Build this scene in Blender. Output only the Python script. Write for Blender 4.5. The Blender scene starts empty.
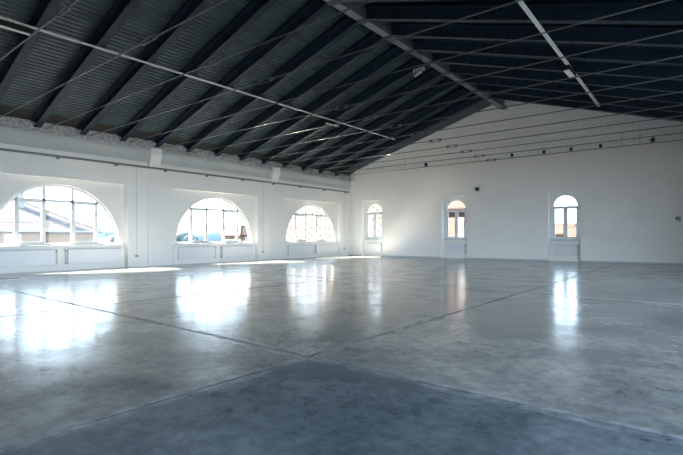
import bpy, bmesh, math, random
from mathutils import Vector, Matrix, noise
random.seed(7)
C = bpy.context.scene.collection
sc = bpy.context.scene
PI = math.pi

# ---------------------------------------------------------------- dimensions
A = 22.16            # window wall plane is x = -A
XR_ = 1.56           # opposite wall
DY, SK = 28.5915, 0.0952   # end wall: y at the corner, skew
EA = math.atan(SK)
FY, SP = 7.0054, 1.7878    # first rafter foot, rafter spacing
XRIDGE = -10.30
YB = -9.0            # rear of the modelled hall

def endm(u, v, z):   # end wall coordinates (u along, v into the wall) -> world
    return Vector((-A, DY, 0)) + Vector((u*math.cos(EA)-v*math.sin(EA), u*math.sin(EA)+v*math.cos(EA), z))

# ---------------------------------------------------------------- helpers
def obj(name, me, mat=None, parent=None, loc=None, rotz=None):
    o = bpy.data.objects.new(name, me); C.objects.link(o)
    if mat is not None and me is not None:
        for m in (mat if isinstance(mat, (list, tuple)) else [mat]): me.materials.append(m)
    if parent: o.parent = parent
    if loc is not None: o.location = loc
    if rotz is not None: o.rotation_euler = (0, 0, rotz)
    return o

def tag(o, label, cat, group=None, kind=None):
    o['label'] = label; o['category'] = cat
    if group: o['group'] = group
    if kind: o['kind'] = kind
    return o

def struct(o):
    o['kind'] = 'structure'; return o

def thing(name, label, cat, loc=(0, 0, 0), rotz=0, group=None):
    o = bpy.data.objects.new(name, None); C.objects.link(o)
    o.empty_display_size = .1
    o.location = loc; o.rotation_euler = (0, 0, rotz)
    return tag(o, label, cat, group)

def dup(root, loc, rotz=None, label=None, group=None):
    r = root.copy(); C.objects.link(r); r.location = loc
    if rotz is not None: r.rotation_euler = (0, 0, rotz)
    if label: r['label'] = label
    if group: r['group'] = group
    for ch in list(root.children):
        c = ch.copy(); C.objects.link(c); c.parent = r
        for g in list(ch.children):
            d = g.copy(); C.objects.link(d); d.parent = c
    return r

class MB:
    def __init__(s): s.v = []; s.f = []; s.mi = []; s.m = 0; s.sm = []
    def add(s, vs, fs, smooth=False):
        n = len(s.v); s.v += [tuple(p) for p in vs]
        for f in fs: s.f.append(tuple(i+n for i in f)); s.mi.append(s.m); s.sm.append(smooth)
        return s
    def hexa(s, p):
        return s.add(p, [(0,3,2,1),(4,5,6,7),(0,1,5,4),(1,2,6,5),(2,3,7,6),(3,0,4,7)])
    def box(s, x0, x1, y0, y1, z0, z1):
        return s.hexa([(x0,y0,z0),(x1,y0,z0),(x1,y1,z0),(x0,y1,z0),(x0,y0,z1),(x1,y0,z1),(x1,y1,z1),(x0,y1,z1)])
    def bar(s, p, q, w, h, up=(0,0,1)):
        p = Vector(p); q = Vector(q); d = (q-p).normalized()
        x = d.cross(Vector(up)).normalized(); y = x.cross(d)
        r = []
        for e in (p, q):
            for a, b in ((-1,-1),(1,-1),(1,1),(-1,1)): r.append(e + x*(a*w/2) + y*(b*h/2))
        return s.hexa(r)
    def tube(s, pts, rad, n=8, cap=True):
        pts = [Vector(p) for p in pts]; rs = rad if isinstance(rad, (list, tuple)) else [rad]*len(pts)
        vs = []; fs = []; ref = None
        for i, p in enumerate(pts):
            d = (pts[min(i+1, len(pts)-1)] - pts[max(i-1, 0)]).normalized()
            if ref is None:
                ref = Vector((0,0,1)) if abs(d.z) < .9 else Vector((1,0,0))
            x = d.cross(ref).normalized(); y = x.cross(d); ref = y
            for k in range(n):
                a = 2*PI*k/n; vs.append(p + (x*math.cos(a)+y*math.sin(a))*rs[i])
        for i in range(len(pts)-1):
            for k in range(n):
                a, b = i*n+k, i*n+(k+1) % n
                fs.append((a, b, b+n, a+n))
        s.add(vs, fs, True)
        if cap:
            L = (len(pts)-1)*n
            s.add(vs[:n], [tuple(range(n))[::-1]]); s.add(vs[L:], [tuple(range(n))])
        return s
    def prism(s, poly, ax, t0, t1):
        """polygon in a plane extruded along axis ax ('x': poly=(y,z), 'y': poly=(x,z), 'z': poly=(x,y))"""
        def P(a, b, t): return {'x': (t,a,b), 'y': (a,t,b), 'z': (a,b,t)}[ax]
        n = len(poly); vs = [P(a,b,t0) for a,b in poly] + [P(a,b,t1) for a,b in poly]
        fs = [tuple(range(n))[::-1], tuple(range(n, 2*n))] + [(i,(i+1)%n,(i+1)%n+n,i+n) for i in range(n)]
        return s.add(vs, fs)
    def blob(s, c, r, n=2, amp=.25, seed=0, sq=(1,1,1)):
        bm = bmesh.new(); bmesh.ops.create_icosphere(bm, subdivisions=n, radius=1)
        for v in bm.verts:
            k = 1 + amp*noise.noise(v.co*1.7 + Vector((seed*3.1, seed, 0)))*1.6
            v.co = Vector((v.co.x*sq[0], v.co.y*sq[1], v.co.z*sq[2]))*k*r + Vector(c)
        bm.verts.index_update()
        s.add([v.co[:] for v in bm.verts], [[v.index for v in f.verts] for f in bm.faces], True); bm.free()
        return s
    def mesh(s, name, bev=0):
        me = bpy.data.meshes.new(name); me.from_pydata(s.v, [], s.f)
        for p, m, q in zip(me.polygons, s.mi, s.sm): p.material_index = m; p.use_smooth = q
        bm = bmesh.new(); bm.from_mesh(me)
        bmesh.ops.recalc_face_normals(bm, faces=bm.faces)
        if bev:
            es = [e for e in bm.edges if len(e.link_faces) == 2 and e.calc_face_angle(0) > .6]
            bmesh.ops.bevel(bm, geom=es, offset=bev, segments=2, affect='EDGES', profile=.5, clamp_overlap=True)
        bm.to_mesh(me); bm.free(); me.update()
        return me
    def build(s, name, mat, parent=None, loc=None, rotz=None, bev=0):
        return obj(name, s.mesh(name, bev), mat, parent, loc, rotz)

def plate_mesh(name, outlines, thick, toM):
    """flat plate with holes: outlines = list of 2D closed loops; thick; toM maps (x,y,depth -t/2..t/2)"""
    cu = bpy.data.curves.new(name, 'CURVE'); cu.dimensions = '2D'; cu.fill_mode = 'BOTH'; cu.extrude = thick/2
    for pts in outlines:
        sp = cu.splines.new('POLY'); sp.points.add(len(pts)-1); sp.use_cyclic_u = True
        for p, q in zip(sp.points, pts): p.co = (q[0], q[1], 0, 1)
    o = bpy.data.objects.new(name, cu); C.objects.link(o)
    dg = bpy.context.evaluated_depsgraph_get()
    me = bpy.data.meshes.new_from_object(o.evaluated_get(dg))
    bpy.data.objects.remove(o); bpy.data.curves.remove(cu)
    bm = bmesh.new(); bm.from_mesh(me)
    bmesh.ops.remove_doubles(bm, verts=bm.verts, dist=1e-5)
    bmesh.ops.recalc_face_normals(bm, faces=bm.faces)
    bm.to_mesh(me); bm.free()
    me.transform(toM); me.update(); me.name = name
    if toM.determinant() < 0: me.flip_normals()
    for p in me.polygons: p.use_smooth = False
    return me

# (x,y,depth) of a plate -> local (x, depth, y): plate stands upright in the xz plane
UP = Matrix(((1,0,0,0),(0,0,1,0),(0,1,0,0),(0,0,0,1)))
def upright(off): return Matrix.Translation((0, off, 0)) @ UP

# ---------------------------------------------------------------- materials
def mat(name, col, rough=.6, metal=0., spec=.5, bump=0., bscale=30., var=0., vscale=3., **kw):
    m = bpy.data.materials.new(name); m.use_nodes = True
    nt = m.node_tree; b = nt.nodes['Principled BSDF']
    b.inputs['Base Color'].default_value = (*col, 1); b.inputs['Roughness'].default_value = rough
    b.inputs['Metallic'].default_value = metal; b.inputs['Specular IOR Level'].default_value = spec
    tc = nt.nodes.new('ShaderNodeTexCoord')
    if var:
        n = nt.nodes.new('ShaderNodeTexNoise'); n.inputs['Scale'].default_value = vscale; n.inputs['Detail'].default_value = 6
        r = nt.nodes.new('ShaderNodeValToRGB')
        r.color_ramp.elements[0].position = .3; r.color_ramp.elements[1].position = .7
        r.color_ramp.elements[0].color = (*[c*(1-var) for c in col], 1)
        r.color_ramp.elements[1].color = (*[min(1, c*(1+var)) for c in col], 1)
        nt.links.new(tc.outputs['Object'], n.inputs['Vector']); nt.links.new(n.outputs['Fac'], r.inputs['Fac'])
        nt.links.new(r.outputs['Color'], b.inputs['Base Color'])
    if bump:
        n = nt.nodes.new('ShaderNodeTexNoise'); n.inputs['Scale'].default_value = bscale; n.inputs['Detail'].default_value = 5
        bp = nt.nodes.new('ShaderNodeBump'); bp.inputs['Strength'].default_value = bump; bp.inputs['Distance'].default_value = .02
        nt.links.new(tc.outputs['Object'], n.inputs['Vector']); nt.links.new(n.outputs['Fac'], bp.inputs['Height'])
        nt.links.new(bp.outputs['Normal'], b.inputs['Normal'])
    return m

M = {}
M['wall'] = mat('wall_paint', (.88,.855,.815), .55, spec=.3, bump=.12, bscale=12, var=.02, vscale=.7)
M['rough_plaster'] = mat('rough_plaster', (.62,.62,.60), .8, spec=.2, bump=1., bscale=9, var=.4, vscale=8)
M['cornice'] = mat('cornice_paint', (.52,.55,.55), .6, spec=.3, bump=.15, bscale=8, var=.05, vscale=1.5)
M['white'] = mat('white_lacquer', (.62,.62,.61), .7)
M['frame'] = mat('window_frame_white', (.80,.80,.79), .35)
M['rad'] = mat('radiator_enamel', (.80,.80,.80), .35)
M['radgrille'] = mat('radiator_grille', (.35,.36,.36), .5)
M['steel'] = mat('dark_blue_steel', (.013,.030,.050), .5, spec=.3, var=.35, vscale=4, bump=.1, bscale=25)
M['rivet'] = mat('dark_rivet', (.004,.005,.006), .5)
M['deck'] = mat('roof_sheet', (.068,.100,.116), .5, spec=.45, var=.25, vscale=1.3)
M['eave'] = mat('eave_board', (.035,.036,.037), .7)
M['rod'] = mat('galvanised_rod', (.21,.225,.235), .38, metal=.8, spec=.5)
M['rail'] = mat('white_track', (.75,.77,.78), .35)
M['pipe'] = mat('grey_pipe', (.16,.20,.21), .45, spec=.5)
M['black'] = mat('black_plastic', (.010,.010,.012), .45)
M['diff'] = mat('lamp_diffuser', (.85,.86,.86), .4)
M['metalgrey'] = mat('brushed_metal', (.42,.43,.43), .35, metal=.8)
M['plastic'] = mat('grey_plastic', (.22,.22,.20), .5)
M['chrome'] = mat('handle_metal', (.5,.5,.5), .3, metal=.9)
M['hatch'] = mat('hatch_iron', (.10,.10,.10), .6, var=.3, vscale=20)
# outside
M['ground'] = mat('outside_ground', (.05,.05,.045), .9, var=.3, vscale=.3)
M['stucco'] = mat('beige_stucco', (.11,.082,.062), .9, var=.06, vscale=2)
M['stucco_pale'] = mat('pale_stucco', (.17,.16,.15), .9)
M['hill'] = mat('hazy_hill', (.14,.18,.22), 1., spec=0, var=.12, vscale=.03)  # aerial haze put into the hill colour
M['leaf'] = mat('tree_leaves', (.075,.10,.095), .9, var=.5, vscale=1.6, bump=1, bscale=3)
M['bark'] = mat('tree_bark', (.10,.08,.06), .9)
M['gutter'] = mat('zinc_gutter', (.10,.12,.14), .5)
M['darkglass'] = mat('house_window_glass', (.05,.06,.07), .15)
M['chimney'] = mat('chimney_render', (.07,.085,.11), .8)

def brick_mat(name, c1, c2, mortar, bw, bh, scale=1., bump=.5, rough=.8, axes='xz', msize=.02, offset=.5, rot=0.):
    m = bpy.data.materials.new(name); m.use_nodes = True; nt = m.node_tree; b = nt.nodes['Principled BSDF']
    b.inputs['Roughness'].default_value = rough; b.inputs['Specular IOR Level'].default_value = .2
    tc = nt.nodes.new('ShaderNodeTexCoord'); sx = nt.nodes.new('ShaderNodeSeparateXYZ'); cx = nt.nodes.new('ShaderNodeCombineXYZ')
    nt.links.new(tc.outputs['Object'], sx.inputs[0])
    nt.links.new(sx.outputs['XYZ'.index(axes[0].upper())], cx.inputs[0]); nt.links.new(sx.outputs['XYZ'.index(axes[1].upper())], cx.inputs[1])
    mp = nt.nodes.new('ShaderNodeMapping'); mp.inputs['Rotation'].default_value = (0,0,rot)
    nt.links.new(cx.outputs[0], mp.inputs['Vector'])
    br = nt.nodes.new('ShaderNodeTexBrick'); br.inputs['Scale'].default_value = scale
    br.inputs['Color1'].default_value = (*c1,1); br.inputs['Color2'].default_value = (*c2,1); br.inputs['Mortar'].default_value = (*mortar,1)
    br.inputs['Brick Width'].default_value = bw; br.inputs['Row Height'].default_value = bh; br.inputs['Mortar Size'].default_value = msize
    br.offset = offset
    nt.links.new(mp.outputs[0], br.inputs['Vector']); nt.links.new(br.outputs['Color'], b.inputs['Base Color'])
    n = nt.nodes.new('ShaderNodeTexNoise'); n.inputs['Scale'].default_value = 6; n.inputs['Detail'].default_value = 6
    nt.links.new(tc.outputs['Object'], n.inputs['Vector'])
    ad = nt.nodes.new('ShaderNodeMath'); ad.operation = 'MULTIPLY_ADD'; ad.inputs[1].default_value = -1.; nt.links.new(br.outputs['Fac'], ad.inputs[0]); nt.links.new(n.outputs['Fac'], ad.inputs[2])
    bp = nt.nodes.new('ShaderNodeBump'); bp.inputs['Strength'].default_value = bump; bp.inputs['Distance'].default_value = .03
    nt.links.new(ad.outputs[0], bp.inputs['Height']); nt.links.new(bp.outputs['Normal'], b.inputs['Normal'])
    return m
M['gable'] = brick_mat('whitewashed_brick', (.90,.89,.87), (.86,.85,.83), (.62,.62,.61), .62, .30, bump=.5, msize=.010)
M['brick'] = brick_mat('outside_brick', (.042,.024,.020), (.052,.033,.028), (.07,.058,.054), .5, .16, bump=.2)
M['tile'] = brick_mat('roof_tiles', (.024,.018,.0185), (.032,.024,.024), (.015,.013,.0135), .45, .34, bump=.5, axes='yx', msize=.05)
M['tile_far'] = brick_mat('red_roof_tiles', (.042,.022,.018), (.036,.019,.015), (.028,.018,.015), .5, .35, bump=.3, axes='xy', msize=.04)
M['tile_lattice'] = brick_mat('big_roof_tiles', (.0065,.0028,.0025), (.0055,.0025,.0022), (.030,.025,.0245), .80, .50, bump=.3, axes='xy', msize=.13, rot=.45, offset=.35)

# window glass: thin, clear, a little reflective
def glass_mat():
    m = bpy.data.materials.new('window_glass'); m.use_nodes = True; nt = m.node_tree; nt.nodes.clear()
    out = nt.nodes.new('ShaderNodeOutputMaterial'); mx = nt.nodes.new('ShaderNodeMixShader')
    t = nt.nodes.new('ShaderNodeBsdfTransparent'); t.inputs['Color'].default_value = (.97,.985,.985,1)
    g = nt.nodes.new('ShaderNodeBsdfGlossy'); g.inputs['Roughness'].default_value = .02
    lw = nt.nodes.new('ShaderNodeLayerWeight'); pw = nt.nodes.new('ShaderNodeMath'); pw.operation = 'POWER'; pw.inputs[1].default_value = 4
    ma = nt.nodes.new('ShaderNodeMath'); ma.operation = 'MULTIPLY_ADD'; ma.inputs[1].default_value = .5; ma.inputs[2].default_value = .03
    nt.links.new(lw.outputs['Facing'], pw.inputs[0]); nt.links.new(pw.outputs[0], ma.inputs[0]); nt.links.new(ma.outputs[0], mx.inputs[0]); nt.links.new(t.outputs[0], mx.inputs[1]); nt.links.new(g.outputs[0], mx.inputs[2])
    nt.links.new(mx.outputs[0], out.inputs['Surface'])
    return m
M['glass'] = glass_mat()

def floor_mat():
    m = bpy.data.materials.new('polished_concrete'); m.use_nodes = True; nt = m.node_tree; N = nt.nodes; L = nt.links
    b = N['Principled BSDF']; tc = N.new('ShaderNodeTexCoord')
    def noi(scale, detail=8, rough=.6, dist=0, sx=1, sy=1):
        mp = N.new('ShaderNodeMapping'); mp.inputs['Scale'].default_value = (sx, sy, 1); L.new(tc.outputs['Object'], mp.inputs['Vector'])
        n = N.new('ShaderNodeTexNoise'); n.inputs['Scale'].default_value = scale; n.inputs['Detail'].default_value = detail
        n.inputs['Roughness'].default_value = rough; n.inputs['Distortion'].default_value = dist
        L.new(mp.outputs[0], n.inputs['Vector']); return n.outputs['Fac']
    def ramp(src, stops):
        r = N.new('ShaderNodeValToRGB'); e = r.color_ramp.elements
        e[0].position, e[0].color = stops[0][0], (*stops[0][1], 1); e[1].position, e[1].color = stops[-1][0], (*stops[-1][1], 1)
        for p, c in stops[1:-1]: q = e.new(p); q.color = (*c, 1)
        L.new(src, r.inputs['Fac']); return r.outputs['Color']
    def mixc(f, a, c, mode='MIX'):
        x = N.new('ShaderNodeMix'); x.data_type = 'RGBA'; x.blend_type = mode
        for s, i in ((f, 0), (a, 6), (c, 7)):
            if isinstance(s, (int, float)): x.inputs[i].default_value = s
            elif isinstance(s, tuple): x.inputs[i].default_value = (*s, 1)
            else: L.new(s, x.inputs[i])
        return x.outputs[2]
    def mth(op, a, c=None, d=None):
        x = N.new('ShaderNodeMath'); x.operation = op
        for i, s in enumerate((a, c, d)):
            if s is None: continue
            if isinstance(s, (int, float)): x.inputs[i].default_value = s
            else: L.new(s, x.inputs[i])
        return x.outputs[0]
    g = .98
    base = ramp(noi(.55, 9, .62, .6), [(.32, (.085*g,.096*g,.104*g)), (.52, (.165*g,.172*g,.172*g)), (.70, (.27*g,.268*g,.255*g))])
    fine = ramp(noi(7, 8, .7), [(.30, (.62,.635,.65)), (.66, (1.26,1.25,1.23))])
    col = mixc(1., base, fine, 'MULTIPLY')
    blot = ramp(noi(1.9, 6, .7, 1.2), [(.50, (0,0,0)), (.68, (1,1,1))])
    col = mixc(mth('MULTIPLY', blot, .5), col, (.075,.085,.093))
    # chalky streaks and scratches
    scr = ramp(noi(2.2, 6, .6, .8, 1.0, 14.0), [(.62, (0,0,0)), (.74, (1,1,1))])
    col = mixc(mth('MULTIPLY', scr, .25), col, (.34,.35,.35))
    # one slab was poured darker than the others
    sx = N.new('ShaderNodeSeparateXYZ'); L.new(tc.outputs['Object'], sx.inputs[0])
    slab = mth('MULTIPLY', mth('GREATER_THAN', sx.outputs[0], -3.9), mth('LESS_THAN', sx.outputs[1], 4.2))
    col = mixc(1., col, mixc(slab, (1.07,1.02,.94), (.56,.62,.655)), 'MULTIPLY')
    # joints
    wob = mth('MULTIPLY', mth('SUBTRACT', noi(1.3, 5, .6), .5), .12)
    wob2 = mth('MULTIPLY', mth('SUBTRACT', noi(9, 3, .6), .5), .05)
    wb = mth('ADD', wob, wob2)
    dists = []
    for ax, vals in ((0, (-16.7, -10.35, -3.9)), (1, (-4.2, 4.2, 12.6, 21.0))):
        for v in vals:
            dists.append(mth('ABSOLUTE', mth('ADD', mth('SUBTRACT', sx.outputs[ax], v), wb)))
    d = dists[0]
    for q in dists[1:]: d = mth('MINIMUM', d, q)
    brk = ramp(noi(1.1, 4, .6), [(.34, (.6,.6,.6)), (.55, (1,1,1))])
    dark = mth('MULTIPLY', mth('SUBTRACT', 1., mth('SMOOTH_MIN', mth('DIVIDE', d, .055), 1., .1)), brk)
    dark = mth('MAXIMUM', dark, 0.)
    edge = mth('MULTIPLY', mth('MAXIMUM', mth('SUBTRACT', 1., mth('DIVIDE', d, .14)), 0.), ramp(noi(5, 6, .7), [(.42, (0,0,0)), (.62, (1,1,1))]))
    col = mixc(mth('MULTIPLY', edge, .8), col, (.36,.37,.37))
    col = mixc(mth('MULTIPLY', dark, .85), col, (.022,.027,.033))
    L.new(col, b.inputs['Base Color'])
    rg = N.new('ShaderNodeMapRange'); rg.inputs[1].default_value = .3; rg.inputs[2].default_value = .7; rg.inputs[3].default_value = .11; rg.inputs[4].default_value = .26
    L.new(noi(1.1, 7, .65, .8), rg.inputs[0])
    L.new(mth('ADD', rg.outputs[0], mth('MULTIPLY', dark, .4)), b.inputs['Roughness'])
    b.inputs['Specular IOR Level'].default_value = .72
    h = mth('ADD', mth('MULTIPLY', noi(.9, 3, .5), .9), mth('ADD', mth('MULTIPLY', noi(3.5, 4, .5), .12), mth('MULTIPLY', noi(40, 4, .6), .004)))
    h = mth('SUBTRACT', h, mth('MULTIPLY', dark, .12))
    bp = N.new('ShaderNodeBump'); bp.inputs['Strength'].default_value = .18; bp.inputs['Distance'].default_value = .05
    L.new(h, bp.inputs['Height']); L.new(bp.outputs['Normal'], b.inputs['Normal'])
    return m
M['floor'] = floor_mat()

# ---------------------------------------------------------------- setting: floor, walls
YF = 34.0
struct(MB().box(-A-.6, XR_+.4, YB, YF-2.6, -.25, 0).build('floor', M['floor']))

BAYS = (8.02, 16.29, 24.53)           # centres of the arched windows
RW, RZ = 2.94, 4.06                   # recess half width, top
ROT90 = PI/2
def rect(x0, x1, z0, z1): return [(x0,z0),(x1,z0),(x1,z1),(x0,z1)]
# front layer of the window wall with rectangular recesses (local x = world y)
WT = 6.0
out = [(YB,0)]
for c in BAYS: out += [(c-RW,0),(c-RW,RZ),(c+RW,RZ),(c+RW,0)]
out += [(DY+.4,0),(DY+.4,WT),(YB,WT)]
wlm = plate_mesh('wall_left', [out], .25, upright(.125))
for v in wlm.vertices:                  # splayed sides of the recesses
    if v.co.y > .2:
        for c in BAYS:
            if abs(abs(v.co.x-c)-RW) < .01 and v.co.z < RZ+.01:
                v.co.x -= math.copysign(.10, v.co.x-c)
struct(obj('wall_left', wlm, M['wall'], None, (-A,0,0), ROT90))
# back layer with the arched openings
AR, AS, AZ = 2.62, 1.12, 1.20          # radius, sill, springing
def arch_pts(r, sill, spring, n=40, cx=0, ins=0.):
    p = [(cx-r, sill)]
    for k in range(n+1):
        a = PI - PI*k/n; p.append((cx+r*math.cos(a), spring+r*math.sin(a)))
    p.append((cx+r, sill)); return p
bk = [rect(YB, DY+.4, 0, 6.3)] + [arch_pts(AR, AS, AZ, cx=c) for c in BAYS]
wb_ = obj('wall_left_outer', plate_mesh('wall_left_outer', bk, .27, upright(.385)), M['wall'], None, (-A,0,0), ROT90); struct(wb_)

# end wall in its own coordinates (x = u, y = v into the wall)
EC = (2.10, 8.55, 15.40); ERW, ERZ = .88, 4.31
EU = 24.3
out = [(-.3,0)]
for c in EC: out += [(c-ERW,0),(c-ERW,ERZ),(c+ERW,ERZ),(c+ERW,0)]
out += [(EU,0)]
k = 0; x = EU
while x > -.3:                         # ragged upper edge of the plaster
    out.append((x, 6.60 + .06*noise.noise(Vector((x*1.7,0,0))) + .05*noise.noise(Vector((x*6.3,3,0))))); x -= .09
out.append((-.3,6.6))
wem = plate_mesh('wall_end', [out], .30, upright(.15))
for v in wem.vertices:                  # splayed niche sides
    if v.co.y > .25:
        for c in EC:
            if abs(abs(v.co.x-c)-ERW) < .01 and v.co.z < ERZ+.01: v.co.x -= math.copysign(.03, v.co.x-c)
struct(obj('wall_end', wem, M['wall'], None, (-A,DY,0), EA))
EWR, EWS, EWP = .72, 1.33, 3.32
bk = [rect(-.3, EU, 0, 6.5)] + [arch_pts(EWR, EWS, EWP, 24, cx=c+.03) for c in EC]
struct(obj('wall_end_outer', plate_mesh('wall_end_outer', bk, .30, upright(.45)), M['wall'], None, (-A,DY,0), EA))
# whitewashed brick gable above the plaster
UR = (XRIDGE + A)/math.cos(EA)
gp = [(-.3,6.45),(EU,6.45),(EU,7.0),(UR,10.75),(-.3,6.46)]
struct(obj('wall_gable', plate_mesh('wall_gable', [gp], .45, upright(.27)), M['gable'], None, (-A,DY,0), EA))

# unseen opposite wall, its openings invented for fill daylight, and the rear wall
ZR_ = 6.09
struct(MB().box(XR_+.2, XR_+.3, YB, 34, 6.09, 6.75).build('trim_12', M['wall']))  # unseen board added to stop sky light leaking in over the wall
bk = [rect(-YF, -YB, 0, ZR_)]
for y0_ in (-6.6, -1.0, 4.6, 10.2, 15.8):      # wide openings between piers, added to let fill daylight in
    bk.append(rect(-(y0_+5.1), -y0_, .25, 6.0))
struct(obj('wall_right', plate_mesh('wall_right', bk, .30, upright(.15)), M['wall'], None, (XR_,0,0), -ROT90))
struct(MB().prism([(-A-.4,0),(XR_+.3,0),(XR_+.3,7.0),(XRIDGE,10.9),(-A-.4,6.6)], 'y', YB-.3, YB).build('wall_rear', mat('rear_wall_dark', (.10,.085,.075), .9, var=.2, vscale=3)))  # out of view; closed to block the sun, dark to cut bounce light

# baseboard strip along the end wall
b = MB()
us = [-.0] + [q for c in EC for q in (c-ERW, c+ERW)] + [EU]
for i in range(0, len(us), 2): b.box(us[i], us[i+1], -.018, .0, 0, .09)
struct(b.build('baseboard_end', M['cornice'], None, (-A,DY,0), EA))
# aprons below the arched windows, with rounded shoulders, and their sills
def apron(n, c):
    h, w, r = 1.07, RW-.11, .22
    pts = [(-w,0),(w,0)]
    for k in range(9): a = PI/2*k/8; pts.append((w-r+r*math.cos(a), h-r+r*math.sin(a)))
    for k in range(9): a = PI/2+PI/2*k/8; pts.append((-w+r+r*math.cos(a), h-r+r*math.sin(a)))
    struct(obj('trim_%d' % n, plate_mesh('window_apron', [pts], .10, upright(.20)), M['wall'], None, (-A,c,0), ROT90))
for i, c in enumerate(BAYS): apron(i+1, c)

# pilasters with capitals
def pilaster(n, y0, y1):
    b = MB(); b.box(-A-.02, -A+.055, y0, y1, 0, 5.02)
    o = struct(b.build('trim_%d' % n, M['wall'], bev=.012))
    c = MB(); c.prism([(-A-.02,5.02),(-A+.18,5.02),(-A+.24,5.2),(-A+.40,5.62),(-A+.40,5.96),(-A-.02,5.96)], 'y', y0-.01, y1+.01)
    c.build('capital', M['wall'], o, bev=.015)
for i, (y0, y1) in enumerate(((-4.6,-4.05),(3.68,4.24),(11.95,12.51),(20.22,20.78),(28.40,28.72))): pilaster(4+i, y0, y1)

# cornice: cove profile, broken plaster on top
cb = MB()
prof = [(-A-.02,5.26),(-A+.05,5.26),(-A+.08,5.34),(-A+.13,5.50),(-A+.22,5.66),(-A+.27,5.74),(-A+.27,5.88),(-A-.02,5.90)]
cb.prism(prof, 'y', YB, DY+.05)
struct(cb.build('trim_9', M['cornice']))
# rough band of plaster between cornice and roof
bm = MB(); ny = 420; nz = 10; vs = []; fs = []
for i in range(ny+1):
    y = YB + (DY+.02-YB)*i/ny
    for j in range(nz+1):
        t = j/nz; z = 5.86 + .62*t; x = -A + .25*(1-t)**1.2 + .03
        p = Vector((y*2.3, z*3.5, 0))
        x += .055*noise.noise(p) + .04*noise.noise(p*3.1)
        vs.append((x, y, z + (.02*noise.noise(p*1.7) if j else 0)))
for i in range(ny):
    for j in range(nz):
        a = i*(nz+1)+j; fs.append((a, a+1, a+nz+2, a+nz+1))
nb = len(vs)
for i in (0, ny):
    pass
bm.add(vs, fs, True)
# closed back so that the band has thickness
bm.box(-A-.2, -A-.01, YB, DY+.02, 5.86, 6.5)
struct(bm.build('trim_10', M['rough_plaster']))

# ---------------------------------------------------------------- roof deck (corrugated, ribs along the hall)
ZW, ZRG = 6.43, 10.42                   # deck underside at the window wall and at the ridge
SL = (ZRG-ZW)/(XRIDGE+A); SR = .303
def corrugated(name, x0, z0, x1, z1, y0, y1f, pitch=.19, dep=.045, nseg=1):
    """profile runs from (x0,z0) up to (x1,z1); extruded along y; y1f(x) end"""
    L = math.hypot(x1-x0, z1-z0); n = int(L/pitch); ux, uz = (x1-x0)/L, (z1-z0)/L
    nx, nz_ = (-uz, ux) if ux > 0 else (uz, -ux)
    prof = []
    for k in range(n):
        for f, h in ((0,0),(.42,0),(.52,dep),(.90,dep)):
            s_ = (k+f)*L/n; prof.append((x0+ux*s_+nx*h, z0+uz*s_+nz_*h))
    prof.append((x1, z1))
    b = MB(); vs = []; m = len(prof)
    for lay in (0, .10):
        for (x, z) in prof: vs.append((x, y0, z+lay)); 
        for (x, z) in prof: vs.append((x, y1f(x), z+lay))
    fs = []
    for o in (0, 2*m):
        for k in range(m-1): fs.append((o+k, o+k+1, o+m+k+1, o+m+k))
    for k in range(m-1):
        fs.append((k, k+1, 2*m+k+1, 2*m+k)); fs.append((m+k, m+k+1, 3*m+k+1, 3*m+k))
    for k in (0, m-1): fs.append((k, m+k, 3*m+k, 2*m+k))
    b.add(vs, fs); return b
yend = lambda x: DY + SK*(x+A) + .3
dl = struct(corrugated('ceiling', -A-.5, ZW-.5*SL, XRIDGE, ZRG, YB, yend).build('ceiling', M['deck']))
XRE = XR_+.6
dr = struct(corrugated('ceiling', XRE, ZRG-SR*(XRE-XRIDGE), XRIDGE, ZRG, YB, yend).build('ceiling', M['deck']))
dr.name = 'ceiling_opposite'
# dark eave board where the deck meets the window wall
b = MB(); b.prism([(-A-.3, ZW-.12-.3*SL),(-A+.62, ZW-.03+.62*SL),(-A+.62, ZW+.0+.62*SL),(-A-.3, ZW-.0-.3*SL)], 'y', YB, DY+.1)
struct(b.build('trim_11', M['eave']))

# ---------------------------------------------------------------- rafters
BL = .26; TFL = .018
ZF = 6.03; RBS = .315                   # rafter bottom at the wall, slope
def rafter_mesh(name, x0, zb0, zt0, x1, zb1, zt1, rivets=True):
    b = MB(); nseg = 1
    w2 = .008
    # web
    b.hexa([(x0,-w2,zb0),(x1,-w2,zb1),(x1,w2,zb1),(x0,w2,zb0),(x0,-w2,zt0),(x1,-w2,zt1),(x1,w2,zt1),(x0,w2,zt0)])
    for (za, zb_, hw) in ((zb0, zb1, BL/2), (zt0-TFL, zt1-TFL, BL/2)):
        b.hexa([(x0,-hw,za),(x1,-hw,zb_),(x1,hw,zb_),(x0,hw,za),(x0,-hw,za+TFL),(x1,-hw,zb_+TFL),(x1,hw,zb_+TFL),(x0,hw,za+TFL)])
    # angle riveted to the web
    q0, q1 = zt0-.34*(zt0-zb0), zt1-.34*(zt1-zb1)
    b.hexa([(x0,-.21,q0),(x1,-.21,q1),(x1,-.008,q1),(x0,-.008,q0),(x0,-.21,q0+.015),(x1,-.21,q1+.015),(x1,-.008,q1+.015),(x0,-.008,q0+.015)])
    if rivets:
        b.m = 1; n = 22
        for k in range(n):
            t = (k+.5)/n; x = x0+(x1-x0)*t; z = zb0+(zb1-zb0)*t
            for yy in (.085,) + ((-.085,) if k % 3 == 0 else ()):
                r, h = .036, .014; vs = []
                for q in range(6):
                    a = q*PI/3; vs.append((x+r*math.cos(a), yy+r*math.sin(a), z-h+(zb1-zb0)/(x1-x0)*r*math.cos(a)))
                up = [(p[0], p[1], p[2]+h) for p in vs]
                b.add(vs+up, [tuple(range(6))] + [(i,(i+1)%6,(i+1)%6+6,i+6) for i in range(6)])
    return b.mesh(name)
XL0 = -A-.12
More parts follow.
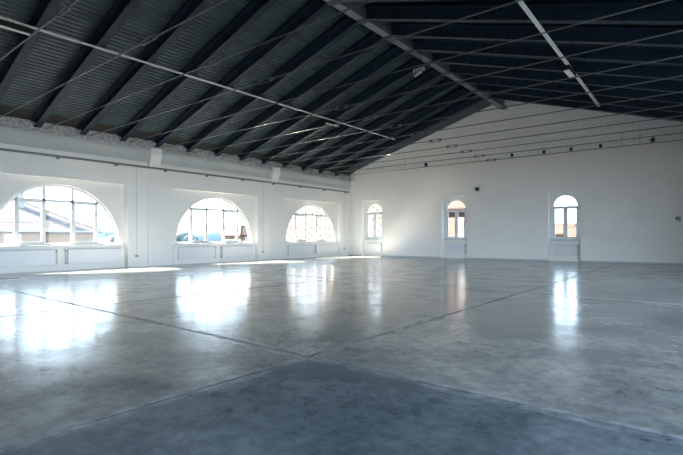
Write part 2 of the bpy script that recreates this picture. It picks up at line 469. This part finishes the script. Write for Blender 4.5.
mL = rafter_mesh('rafter_left', XL0-(-A), ZF+RBS*(XL0+A), ZW+SL*(XL0+A)-.004, XRIDGE+A-.175, ZF+RBS*(XRIDGE+A-.175), ZRG-.004-.175*SL)
for m_ in (M['steel'], M['rivet']): mL.materials.append(m_)
ZBR = ZF+RBS*(XRIDGE+A)                 # rafter bottom at the ridge
XRT = XR_+.18
mR = rafter_mesh('rafter_right', XRIDGE+.175, ZBR-.303*.175, ZRG-.004-.175*SR, XRT, ZBR-.303*(XRT-XRIDGE), ZRG-.004-SR*(XRT-XRIDGE))
for m_ in (M['steel'], M['rivet']): mR.materials.append(m_)
# gusset plates at the ridge
gz = ZBR
gpoly = [(0.18, gz+.03-.303*.18), (1.9, gz+.03-.303*1.9), (1.9, gz+.30-.303*1.9), (1.55, ZRG-.03-SR*1.55), (.18, ZRG-.03-SR*.18)]
gm = MB().prism(gpoly, 'y', -.05, .05).mesh('gusset_plate'); gm.materials.append(M['steel'])
ORD = ['first','second','third','fourth','fifth','sixth','seventh','eighth','ninth','tenth','eleventh','twelfth','thirteenth','fourteenth','fifteenth','sixteenth']
N0, N1 = -3, 11
protoL = protoR = None
for i in range(N0, N1+1):
    y = FY + SP*i; w = ORD[N1-i]
    o = bpy.data.objects.new('rafter', mL); C.objects.link(o); o.location = (-A, y, 0)
    tag(o, 'dark riveted steel rafter over the arched windows, %s from the end wall' % w, 'roof beam', 'rafters on the window-side slope')
    if i >= 0:
        if protoR is None:
            protoR = thing('rafter', 'x', 'roof beam', (0, y, 0), 0, 'rafters on the opposite slope')
            obj('beam', mR, None, protoR)
            g = obj('gusset_plate', gm, None, protoR); g.location = (XRIDGE, 0, 0); r_ = protoR
        else: r_ = dup(protoR, (0, y, 0))
        r_['label'] = 'dark steel rafter on the shaded roof slope past the ridge, %s from the end wall' % w

# ridge beam: two plates with a channel between and cover splices
b = MB(); zb = ZBR-.03; y1 = DY+SK*(XRIDGE+A)-.02
b.box(XRIDGE-.17, XRIDGE+.17, YB, y1, zb-.02, zb)
b.box(XRIDGE-.012, XRIDGE+.012, YB+.01, y1, zb, ZRG-.03)
b.box(XRIDGE-.17, XRIDGE-.155, YB, y1, zb-.02, zb+.16); b.box(XRIDGE+.155, XRIDGE+.17, YB, y1, zb, zb+.16)
rb = b.build('ridge_beam', mat('ridge_steel', (.10,.125,.145), .4, var=.2, vscale=3)); tag(rb, 'long grey steel ridge beam at the top of the roof', 'roof beam')
b = MB()
for i in range(N0, N1+1):
    y = FY+SP*i; b.box(XRIDGE-.19, XRIDGE+.19, y-.16, y+.16, zb-.035, zb-.02)
b.build('splice_plate', M['steel'], rb)

# ---------------------------------------------------------------- tie rods
def make_tie():
    t = thing('tie_rod', 'x', 'tie rod', (0,0,0), 0, 'tie rods across the hall')
    xm = -10.15; L = .26
    b = MB(); b.tube([(-A-.06,0,0),(xm-L*.7,0,0)], .019, 8); b.tube([(xm+L*.7,0,0),(XR_+.06,0,0)], .019, 8)
    b.build('rod', M['rod'], t)
    c = MB()
    for s in (-1, 1):
        c.tube([(xm-L,0,.055*s),(xm+L,0,.055*s)], .016, 8)
        c.tube([(xm+s*L*1.0,0,-.06),(xm+s*L*1.0,0,.06)], .034, 10)
        c.tube([(xm+s*L*1.25,0,0),(xm+s*L*.55,0,0)], .030, 8)
    c.build('turnbuckle', M['rod'], t)
    d = MB(); d.prism([(-A-.01,-.09),(-A+.02,-.09),(-A+.02,.09),(-A-.01,.09)], 'y', -.09, .09); d.tube([(-A+.02,0,0),(-A+.06,0,0)], .04, 6)
    d.build('anchor_plate', M['steel'], t)
    return t
t0 = None
for i in range(N0, N1+1):
    y = FY+SP*i+.29
    if t0 is None: t0 = make_tie(); t = t0; t.location = (0,y,6.075)
    else: t = dup(t0, (0,y,6.075))
    t['label'] = 'thin steel tie rod with turnbuckle spanning the hall, %s from the end wall' % ORD[N1-i]

# ---------------------------------------------------------------- lighting tracks and strip lights
tl = thing('lighting_track', 'long pale lighting track fixed under the rafters on the arched-window side', 'lighting track', (0,0,0), 0, 'lighting tracks')
zt = 7.86; xt = -16.05
MB().box(xt-.035, xt+.035, -4.5, 25.6, zt-.025, zt+.025).build('rail', M['rail'], tl)
for i in range(N0+1, N1):
    y = FY+SP*i; z = ZF+RBS*(xt+A)
    c = MB(); c.box(xt-.05, xt+.05, y+.02, y+.20, zt+.025, zt+.06); c.box(xt-.02, xt+.02, y+.06, y+.12, zt+.06, z-.022)
    c.build('clip', M['black'], tl)
tr = thing('lighting_track', 'pale lighting track under the shaded roof slope past the ridge', 'lighting track', (0,0,0), 0, 'lighting tracks')
pa, pb = Vector((-3.86, 11.0, 7.70)), Vector((-4.06, 24.6, 7.70)); pa = pb+(pa-pb)*1.6
MB().bar(pa, pb, .10, .06).build('rail', M['rail'], tr)
for i in range(0, N1-1):
    y = FY+SP*i; f = (y-pb.y)/(pa.y-pb.y); x = pb.x+(pa.x-pb.x)*f
    c = MB(); c.box(x-.08, x+.08, y-.05, y+.09, 7.73, 7.755); c.box(x-.02, x+.02, y-.01, y+.05, 7.755, ZBR-.303*(x+.02-XRIDGE)-.016)
    c.build('clip', M['steel'], tr)
def strip_light(x, y0, y1, z, w, label, ztop):
    t = thing('strip_light', label, 'ceiling light', (x, (y0+y1)/2, z), 0, 'strip lights on the tracks')
    h = (y1-y0)/2
    MB().box(-w/2, w/2, -h, h, .03, .20).build('housing', M['black'], t, bev=.01)
    MB().box(-w*.42, w*.42, -h+.02, h-.02, -.005, .03).build('diffuser', M['diff'], t, bev=.008)
    for yy in (-h*.6, h*.6): MB().box(-.015, .015, yy-.02, yy+.02, .20, ztop-z).build('hanger', M['black'], t)
    return t
strip_light(-16.05, 2.6, 4.98, 7.60, .12, 'black strip light with white diffuser under the window-side track, longest of them', 7.835)
strip_light(-16.12, 18.75, 19.85, 7.62, .10, 'short strip light with white diffuser hanging low under the window-side track', 7.835)
strip_light(-3.96, 17.75, 18.8, 7.42, .22, 'wide pale strip light under the track on the shaded slope', 7.67)

# floodlight hanging from the ridge
fl = thing('floodlight', 'white floodlight on a bracket hanging from the ridge beam', 'floodlight', (-10.45, 18.75, 9.18))
MB().tube([(.12,0,.52),(.02,0,.10)], .02, 8).build('stem', M['black'], fl)
b = MB(); b.box(-.28,.28,-.03,.03,.06,.10); b.box(-.28,-.25,-.03,.03,-.08,.10); b.box(.25,.28,-.03,.03,-.08,.10)
b.build('yoke', M['white'], fl, bev=.006)
hd = MB(); hd.box(-.09,.09,-.26,.10,-.17,-.06); hd.box(-.075,.075,-.275,-.26,-.16,-.07)
ho = hd.build('lamp_head', M['white'], fl, bev=.02); ho.rotation_euler = (R:=math.radians(38), 0, math.radians(-30)); ho.location = (-.04,-.02,-.02)
MB().box(-.25,.25,-.012,.012,-.03,.01).build('axle', M['metalgrey'], fl)

# ---------------------------------------------------------------- pipe on the window wall, conduits
pp = thing('pipe', 'grey galvanised pipe running along the window wall under the cornice', 'pipe', (-A, 0, 0))
MB().tube([(.15, YB+.02, 4.985),(.15, DY-.12, 4.985)], .048, 10).build('tube', M['pipe'], pp)
for k in range(-3, 9):
    y = 7.8+2.5*k + (.02*k)
    b = MB(); b.box(.002,.15,y-.02,y+.02,4.965,5.005); b.prism([(y-.09,4.93),(y+.09,4.93),(y+.03,4.86),(y-.03,4.86)], 'x', .10, .20); b.box(.13,.17,y-.02,y+.02,4.90,4.96)
    b.build('pipe_bracket', M['pipe'], pp)
CN = ['beside the arched window with the chimney view', 'beside the middle arched window', 'in the corner next to the end wall']
c0 = None
for k, y in enumerate((11.38, 19.64, 27.95)):
    if c0 is None:
        c0 = thing('conduit', 'x', 'conduit', (-A, y, 0), 0, 'conduits with socket boxes')
        b = MB(); b.tube([(.018,0,.60),(.018,0,4.95)], .011, 8); b.build('tube', M['cornice'], c0)
        b = MB(); b.box(0,.06,-.085,.085,.48,.60); so = b.build('socket_box', M['white'], c0, bev=.01)
        b = MB(); b.box(.06,.066,-.06,-.01,.51,.57); b.box(.06,.066,.01,.06,.51,.57); b.build('socket', M['plastic'], so)
        c = c0
    else: c = dup(c0, (-A, y, 0))
    c['label'] = 'thin vertical conduit with low socket box ' + CN[k]

# ---------------------------------------------------------------- arched windows
def bar_in(b, x0, x1, z0, z1, d0, d1): b.box(x0, x1, d0, d1, z0, z1)
def arch_z(x, r=AR-.05): return AZ + math.sqrt(max(0, r*r-x*x))
def pane_mesh(x0, x1, z0, z1, off, hf, n=10):
    top = [(x0+(x1-x0)*k/n, min(z1, hf(x0+(x1-x0)*k/n))) for k in range(n+1)]
    top = [(x, max(z, z0+.01)) for x, z in top]
    poly = [(x0,z0),(x1,z0)] + top[::-1]
    return MB().prism(poly, 'y', off-.003, off+.003)
def arched_window(idx, c, x=-A, rz=ROT90, sill=True):
    w = bpy.data.objects.new('window_%d' % idx, None); C.objects.link(w); struct(w); w.location = (x, c, 0); w.rotation_euler = (0,0,rz)
    d0, d1 = .385, .445
    inner = arch_pts(AR-.10, AS+.10, AZ, 40)
    obj('window_frame', plate_mesh('window_frame', [arch_pts(AR+.005, AS, AZ), inner], .09, upright(.405)), M['frame'], w)
    b = MB()
    for x in (-1.62,-.57,.57,1.62): b.box(x-.06, x+.06, d0, d1, AS+.05, arch_z(x))
    b.build('mullion', M['frame'], w)
    b = MB(); b.box(-1.72, 1.72, d0, d1, 3.02, 3.13); b.build('transom', M['frame'], w)
    b = MB()
    for x0, x1 in ((-2.46,-1.66),(-1.58,-.61),(-.53,.53),(.61,1.58),(1.66,2.46)): b.box(x0, x1, .395, .425, 2.075, 2.105)
    b.build('glazing_bar', M['frame'], w)
    for s in (-1, 1):
        a0, a1 = sorted((s*.61, s*1.58))
        sh = obj('sash', plate_mesh('sash', [rect(a0-.02,a1+.02,AS+.07,3.05), rect(a0+.065,a1-.065,AS+.18,2.965)], .075, upright(.385)), M['frame'], w)
        hx = s*.61 + s*.02
        h = MB(); h.box(hx-.015, hx+.015, .32, .348, 1.95, 2.07); h.box(hx-.012, hx+.012, .305, .322, 1.88, 2.02); h.build('handle', M['chrome'], sh)
        pane_mesh(a0+.05, a1-.05, AS+.16, 2.98, .41, lambda x: 9).build('pane', M['glass'], sh)
    pane_mesh(-.55,.55,AS+.07,3.05,.41,lambda x: 9).build('pane', M['glass'], w)
    for s in (-1, 1):
        x0, x1 = sorted((s*1.64, s*(AR-.06)))
        pane_mesh(x0, x1, AS+.07, 9, .41, arch_z, 16).build('pane', M['glass'], w)
        x0, x1 = sorted((s*.60, s*1.64)); pane_mesh(x0, x1, 3.10, 9, .41, arch_z, 12).build('pane', M['glass'], w)
    pane_mesh(-.55,.55,3.10,9,.41,arch_z).build('pane', M['glass'], w)
    if not sill: return
    b = MB(); b.box(-AR-.02, AR+.02, .14, .40, 1.065, 1.12); b.build('sill', M['white'], w, bev=.015)
for i, c in enumerate(BAYS): arched_window(i+1, c)

# ---------------------------------------------------------------- end wall windows
def end_window(idx, u):
    w = bpy.data.objects.new('window_%d' % idx, None); C.objects.link(w); struct(w)
    w.location = endm(u+.03, 0, 0); w.rotation_euler = (0,0,EA)
    R0 = EWR
    outer = arch_pts(R0+.005, EWS, EWP, 24)
    obj('window_frame', plate_mesh('window_frame', [outer, rect(-R0+.07, R0-.07, EWS+.07, EWP-.05), [(x, z) for x, z in arch_pts(R0-.07, EWP+.05, EWP+.04, 24)]], .08, upright(.42)), M['frame'], w)
    b = MB(); b.box(-.05,.05,.375,.45,EWS+.05,EWP-.02); b.build('mullion', M['frame'], w)
    for s in (-1, 1):
        a0, a1 = sorted((s*.045, s*(R0-.06)))
        sh = obj('sash', plate_mesh('sash', [rect(a0,a1,EWS+.06,EWP-.04), rect(a0+.075,a1-.075,EWS+.15,EWP-.12)], .06, upright(.40)), M['frame'], w)
        pane_mesh(a0+.06,a1-.06,EWS+.13,EWP-.10,.42,lambda x: 9).build('pane', M['glass'], sh)
        if s == 1:
            h = MB(); h.box(.07,.10,.345,.37,2.22,2.34); h.box(.073,.097,.33,.347,2.15,2.28); h.build('handle', M['chrome'], sh)
    pane_mesh(-R0+.06,R0-.06,EWP+.03,9,.42,lambda x: EWP+math.sqrt(max(0,(R0-.06)**2-x*x)),20).build('pane', M['glass'], w)
    b = MB(); b.box(-ERW+.02, ERW-.08, .16, .44, 1.26, 1.335); b.build('sill', M['white'], w, bev=.012)
for i, u in enumerate(EC): end_window(4+i, u)

# ---------------------------------------------------------------- radiators
def radiator(L, z0, z1, side):
    """local x along the wall, front towards -y, wall face at y=0; valve at the end 'side' (+1/-1)"""
    t = thing('radiator', 'x', 'radiator')
    h = L/2
    b = MB(); b.box(-h, h, -.125, -.03, z0, z1); 
    n = int(L/.07)
    p = b.build('panel', M['rad'], t, bev=.012)
    g = MB(); g.box(-h+.02, h-.02, -.115, -.04, z1-.002, z1+.012); g.box(-h+.03, h-.03, -.06, -.035, z0+.04, z1-.02)
    g.build('grille', M['radgrille'], t)
    v = MB()
    v.tube([(side*h,-.08,z1-.07),(side*(h+.07),-.08,z1-.07),(side*(h+.09),-.08,z1-.07)], .018, 8)
    v.tube([(side*(h+.09),-.08,z1-.10),(side*(h+.09),-.08,z1+.01)], .024, 10)
    v.tube([(side*(h+.09),-.08,z1-.10),(side*(h+.09),-.08,z0+.06),(side*(h+.09),-.02,z0+.06)], .011, 8)
    v.tube([(side*h,-.08,z0+.06),(side*(h+.09),-.08,z0+.06)], .016, 8)
    v.build('valve', M['metalgrey'], t)
    for s in (-.7, .7):
        MB().box(s*h-.02, s*h+.02, -.03, -.002, z0+.05, z1-.05).build('bracket', M['metalgrey'], t)
    return t
WN = ['arched window with the chimney view', 'middle arched window', 'arched window by the end wall']
pA = radiator(2.32, .25, .92, 1); pB = radiator(2.32, .25, .92, -1)
for k, c in enumerate(BAYS):
    for s, p in ((-1, pA), (1, pB)):
        loc = (-A-.15, c + s*1.42, 0)
        if k == 0: o = p; o.location = loc; o.rotation_euler = (0,0,ROT90)
        else: o = dup(p, loc)
        o['group'] = 'radiators below the arched windows'
        o['label'] = ('white radiator under the %s, %s its conduit' % (WN[k], 'far from' if s < 0 else 'beside'))
pE = radiator(1.24, .33, .98, 1)
EN = ['in the niche nearest the window-wall corner', 'under the narrow window facing the brick building', 'under the narrow window farthest from the corner']
for k, u in enumerate(EC):
    loc = endm(u+.03, .30, 0)
    if k == 0: o = pE; o.location = loc; o.rotation_euler = (0,0,EA)
    else: o = dup(pE, loc)
    o['group'] = 'radiators in the end wall niches'; o['label'] = 'short white panel radiator ' + EN[k]

# ---------------------------------------------------------------- small things on the end wall
sp = thing('wall_speaker', 'small round black speaker high on the white end wall', 'speaker', endm(10.18, 0, 4.65), EA)
b = MB(); b.tube([(0,.0,0),(0,-.05,0)], .05, 12); b.tube([(.0,-.03,0),(.12,-.02,.10)], .012, 6); b.build('bracket', M['plastic'], sp)
b = MB(); b.tube([(0,-.05,0),(0,-.09,0),(0,-.20,0),(0,-.24,0)], [.07,.13,.13,.10], 20); b.build('body', M['black'], sp)
bx = thing('alarm_box', 'small grey alarm box on the plain stretch of the end wall', 'alarm box', endm(20.96, 0, 2.43), EA)
MB().box(-.12,.13,-.09,.0,-.05,.14).build('housing', M['plastic'], bx, bev=.03)
MB().box(-.08,.12,-.085,.0,-.15,-.05).build('cover', M['metalgrey'], bx, bev=.015)
MB().tube([(.08,-.095,-.09),(.08,-.08,-.09)], .025, 10).build('lens', M['black'], bx)
s0 = None
SPN = ['closest to the window-wall corner', 'second from the window-wall corner', 'third from the window-wall corner','fourth from the window-wall corner','fifth from the window-wall corner','farthest from the window-wall corner']
for k, (u, z, big) in enumerate(((6.50,6.53,1),(12.37,6.67,0),(14.28,6.68,0),(15.78,6.70,0),(17.33,6.72,0),(19.84,6.76,1))):
    if s0 is None:
        s0 = thing('wall_bracket', 'x', 'bracket', (0,0,0), EA, 'iron brackets along the brick edge')
        b = MB(); b.box(-.03,.03,-.02,.06,-.06,.20); b.box(-.03,.03,-.22,-.02,.15,.20); b.box(-.03,.03,-.20,-.02,-.05,-.01); b.build('arm', M['black'], s0)
        MB().box(-.11,.11,-.03,.05,-.04,.17).build('plate', M['steel'], s0, bev=.01)
        MB().box(-.08,.08,-.20,-.06,.02,.11).build('clamp', M['black'], s0, bev=.01)
        o = s0; o.location = endm(u, 0, z)
    else: o = dup(s0, endm(u, 0, z))
    o.scale = (.95,.95,1.) if big else (.75,.75,.8)
    o['label'] = 'black iron bracket at the lower edge of the brick gable, ' + SPN[k]
for u, w in ((4.85,'nearest the window wall'),(18.39,'farther of a pair from the last bracket'),(19.25,'closer of a pair to the last bracket')):
    o = MB().tube([(0,-.012,6.64),(0,-.012,7.40)], .013, 6).build('cable', M['plastic'], None, endm(u, .045, 0), EA)
    tag(o, 'short grey cable on the brick gable, ' + w, 'cable', 'short cables on the brick')

# hatch cover in the floor
h = thing('floor_hatch', 'small dark metal hatch cover set in the concrete floor', 'floor hatch', (-19.35, 5.3, 0))
MB().box(-.32,.32,-.42,.42,0,.008).build('rim', M['metalgrey'], h)
MB().box(-.28,.28,-.38,.38,.006,.014).build('lid', M['hatch'], h)

# ---------------------------------------------------------------- outside
GZ = -5.0
struct(MB().box(-420, 420, -300, 500, GZ-.3, GZ).build('ground', M['ground']))
# hills far beyond
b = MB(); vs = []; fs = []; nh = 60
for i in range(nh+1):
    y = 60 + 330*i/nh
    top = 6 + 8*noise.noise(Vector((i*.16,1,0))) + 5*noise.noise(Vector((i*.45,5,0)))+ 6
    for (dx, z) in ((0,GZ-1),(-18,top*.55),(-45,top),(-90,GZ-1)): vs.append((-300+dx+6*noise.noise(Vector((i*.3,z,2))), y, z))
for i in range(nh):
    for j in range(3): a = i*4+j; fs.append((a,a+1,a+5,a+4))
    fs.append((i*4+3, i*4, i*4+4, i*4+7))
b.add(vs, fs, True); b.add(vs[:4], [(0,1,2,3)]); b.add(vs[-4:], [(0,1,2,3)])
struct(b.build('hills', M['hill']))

def house(name, label, x0, x1, y0, y1, ze, zr, wallm, tilem, hip=True, axis='y', group=None, over=.5, wins=(), hipin=2.6):
    t = thing(name, label, 'house', ((x0+x1)/2,(y0+y1)/2,GZ), 0, group)
    cx, cy = (x0+x1)/2, (y0+y1)/2
    def loc(p): return (p[0]-cx, p[1]-cy, p[2]-GZ)
    b = MB(); b.hexa([loc(p) for p in ((x0,y0,GZ),(x1,y0,GZ),(x1,y1,GZ),(x0,y1,GZ),(x0,y0,ze),(x1,y0,ze),(x1,y1,ze),(x0,y1,ze))])
    b.build('wall', wallm, t)
    X0,X1,Y0,Y1 = x0-over,x1+over,y0-over,y1+over; hi = hipin if hip else 0
    if axis == 'y': r0, r1 = (cx,Y0+hi,zr), (cx,Y1-hi,zr)
    else: r0, r1 = (X0+hi,cy,zr), (X1-hi,cy,zr)
    e = ze-.12
    base = [(X0,Y0,e),(X1,Y0,e),(X1,Y1,e),(X0,Y1,e)]; low = [(p[0],p[1],e-.14) for p in base]
    vs = [loc(p) for p in base+low+[r0,r1]]
    if axis == 'y': top = [(0,1,8),(1,2,9,8),(2,3,9),(3,0,8,9)]
    else: top = [(0,1,9,8),(1,2,9),(2,3,8,9),(3,0,8)]
    b = MB().add(vs, top+[(0,4,5,1),(1,5,6,2),(2,6,7,3),(3,7,4,0),(4,7,6,5)])
    rf = b.build('roof', tilem, t)
    b = MB(); rr = .09
    b.tube([loc(r0), loc(r1)], rr, 6)
    if hip:
        prs = ((0,r0),(1,r0),(2,r1),(3,r1)) if axis == 'y' else ((0,r0),(3,r0),(1,r1),(2,r1))
        for k, r in prs: b.tube([loc(base[k]), loc(r)], rr, 6)
    b.build('ridge_tiles', tilem, rf)
    for (face, c, z, w, h) in wins:
        if face == '+x': bx = (x1-.02, x1+.05, c-w/2, c+w/2)
        elif face == '-y': bx = (c-w/2, c+w/2, y0-.05, y0+.02)
        p0 = loc((bx[0],bx[2],z)); p1 = loc((bx[1],bx[3],z+h))
        f = MB().box(p0[0],p1[0],p0[1],p1[1],p0[2],p1[2]).build('window', M['white'], t)
        i_ = .12
        if face == '+x': MB().box(p1[0]-.02,p1[0]+.01,p0[1]+i_,p1[1]-i_,p0[2]+i_,p1[2]-i_).build('glass', M['darkglass'], f)
        else: MB().box(p0[0]+i_,p1[0]-i_,p0[1]-.01,p0[1]+.02,p0[2]+i_,p1[2]-i_).build('glass', M['darkglass'], f)
    return t, loc
hA, lc = house('house', 'beige house with hipped tiled roof and chimney outside the arched window', -54, -43, 0, 18.2, 2.05, 4.75, M['stucco'], M['tile'], True, 'y', wins=(('+x',12.0,.2,1.1,1.5),('+x',15.4,-2.2,1.1,1.4)), hipin=4.6)
b = MB(); b.box(*[0]*0) if False else None
ch = MB(); p = lc((-47.2,13.9,4.2)); ch.box(p[0]-.28,p[0]+.28,p[1]-.55,p[1]+.05,p[2]-.6,p[2]+2.1); ch.box(p[0]-.34,p[0]+.34,p[1]-.61,p[1]+.11,p[2]+2.1,p[2]+2.25)
ch.build('chimney', M['chimney'], hA)
g = MB(); p0 = lc((-42.42,-.4,1.92)); p1 = lc((-42.42,18.7,1.92)); g.tube([p0,p1], .09, 6); q = lc((-42.9,17.6,0))
g.tube([lc((-42.42,18.3,1.85)), lc((-42.6,17.6,1.2)), lc((-42.95,17.4,.9)), lc((-42.95,17.4,GZ))], .07, 6); g.build('gutter', M['gutter'], hA)

house('house', 'distant pale house with red roof seen through the middle arched window', -67, -62, 50, 59, 1.9, 3.4, M['stucco'], M['tile_far'], True, 'y', wins=(('+x',51.6,.2,1.2,1.3),('+x',54.4,.2,1.2,1.3)))
house('house', 'building with large red tiled roof close outside the corner windows', -41.6, -20.2, 33.6, 47, -.6, 5.3, M['stucco_pale'], M['tile_lattice'], False, 'x', over=.4)
house('house', 'pink brick building outside the middle narrow window', -18.4, -12.6, 35.6, 43, 4.0, 5.9, M['brick'], M['tile_far'], False, 'x', wins=(('-y',-15.95,1.5,.55,1.5),('-y',-17.3,-1.6,.9,1.6),('-y',-14.2,1.5,.8,1.5)))
house('house', 'low house with red roof outside the last narrow window', -16.6, -13.0, 58, 66, 2.0, 3.1, M['stucco'], M['tile_far'], False, 'x', over=.3)
house('house', 'lower red-roofed shed beside the low house outside', -12.0, -8.2, 54.5, 57.5, 1.55, 2.6, M['stucco_pale'], M['tile_far'], False, 'x', over=.3, wins=(('-y',-11.0,.3,1.6,.7),))

def tree(label, x, y, h, r, seed):
    t = thing('tree', label, 'tree', (x,y,GZ), 0, 'trees outside the windows')
    random.seed(seed)
    b = MB(); b.tube([(0,0,0),(.1,0,h*.35),(.0,.1,h*.7)], [.28,.2,.08], 8)
    for k in range(4):
        a = k*1.7; b.tube([(.05,0,h*(.4+.06*k)),(r*.6*math.cos(a),r*.6*math.sin(a),h*(.65+.05*k))], [.09,.04], 6)
    b.build('trunk', M['bark'], t)
    b = MB()
    for k in range(16):
        a = random.random()*6.28; q = random.random()**.5*r*.75; z = h*(.5+.45*random.random())
        b.blob((q*math.cos(a), q*math.sin(a), z), r*(.28+.2*random.random()), 2, .45, seed+k, (1,1,.8))
    b.build('foliage', M['leaf'], t)
tree('round hazy tree beyond the tiled-roof house', -60, 28.6, 6.4, 2.6, 3)
tree('bushy hazy tree beside the round one outside', -66, 34.5, 6.9, 3.0, 11)
tree('low hazy tree seen through the middle arched window', -80, 50, 6.6, 3.4, 21)

# ---------------------------------------------------------------- light
w = bpy.data.worlds.new('sky'); sc.world = w; w.use_nodes = True; nt = w.node_tree
bg = nt.nodes['Background']; tc = nt.nodes.new('ShaderNodeTexCoord'); sx = nt.nodes.new('ShaderNodeSeparateXYZ')
nt.links.new(tc.outputs['Generated'], sx.inputs[0])
r = nt.nodes.new('ShaderNodeValToRGB'); e = r.color_ramp.elements
e[0].position = .46; e[0].color = (.30,.32,.34,1); e[1].position = 1.; e[1].color = (.42,.62,.95,1)
for p, c in ((.50,(.70,.86,1.0)),(.62,(.64,.82,1.0))):
    q = e.new(p); q.color = (*c,1)
mr = nt.nodes.new('ShaderNodeMapRange'); mr.inputs[1].default_value = -1; mr.inputs[2].default_value = 1
nt.links.new(sx.outputs[2], mr.inputs[0]); nt.links.new(mr.outputs[0], r.inputs['Fac']); nt.links.new(r.outputs['Color'], bg.inputs['Color'])
bg.inputs['Strength'].default_value = 2.9

sun = bpy.data.lights.new('sun', 'SUN'); sun.energy = 46.; sun.color = (1.,.90,.76); sun.angle = math.radians(.6)
so = bpy.data.objects.new('sun', sun); C.objects.link(so)
sd = Vector((1.36, 1, -1.28)); so.rotation_euler = sd.to_track_quat('-Z', 'Y').to_euler(); so.location = (-60,-40,40)

# ---------------------------------------------------------------- camera
cam = bpy.data.cameras.new('camera'); co = bpy.data.objects.new('camera', cam); C.objects.link(co)
cam.sensor_width = 36; cam.lens = 458.06/683*36; cam.shift_y = 9.117/683
cam.clip_end = 1500
co.location = (0,0,1.5); co.rotation_euler = (PI/2, 0, .6757)
sc.camera = co
sc.view_settings.view_transform = 'Standard'; sc.view_settings.look = 'None'; sc.view_settings.gamma = 1
sc.view_settings.use_curve_mapping = False
sc.view_settings.exposure = 1.45

sc.cycles.sample_clamp_indirect = 0.0
sc.cycles.blur_glossy = 0.15
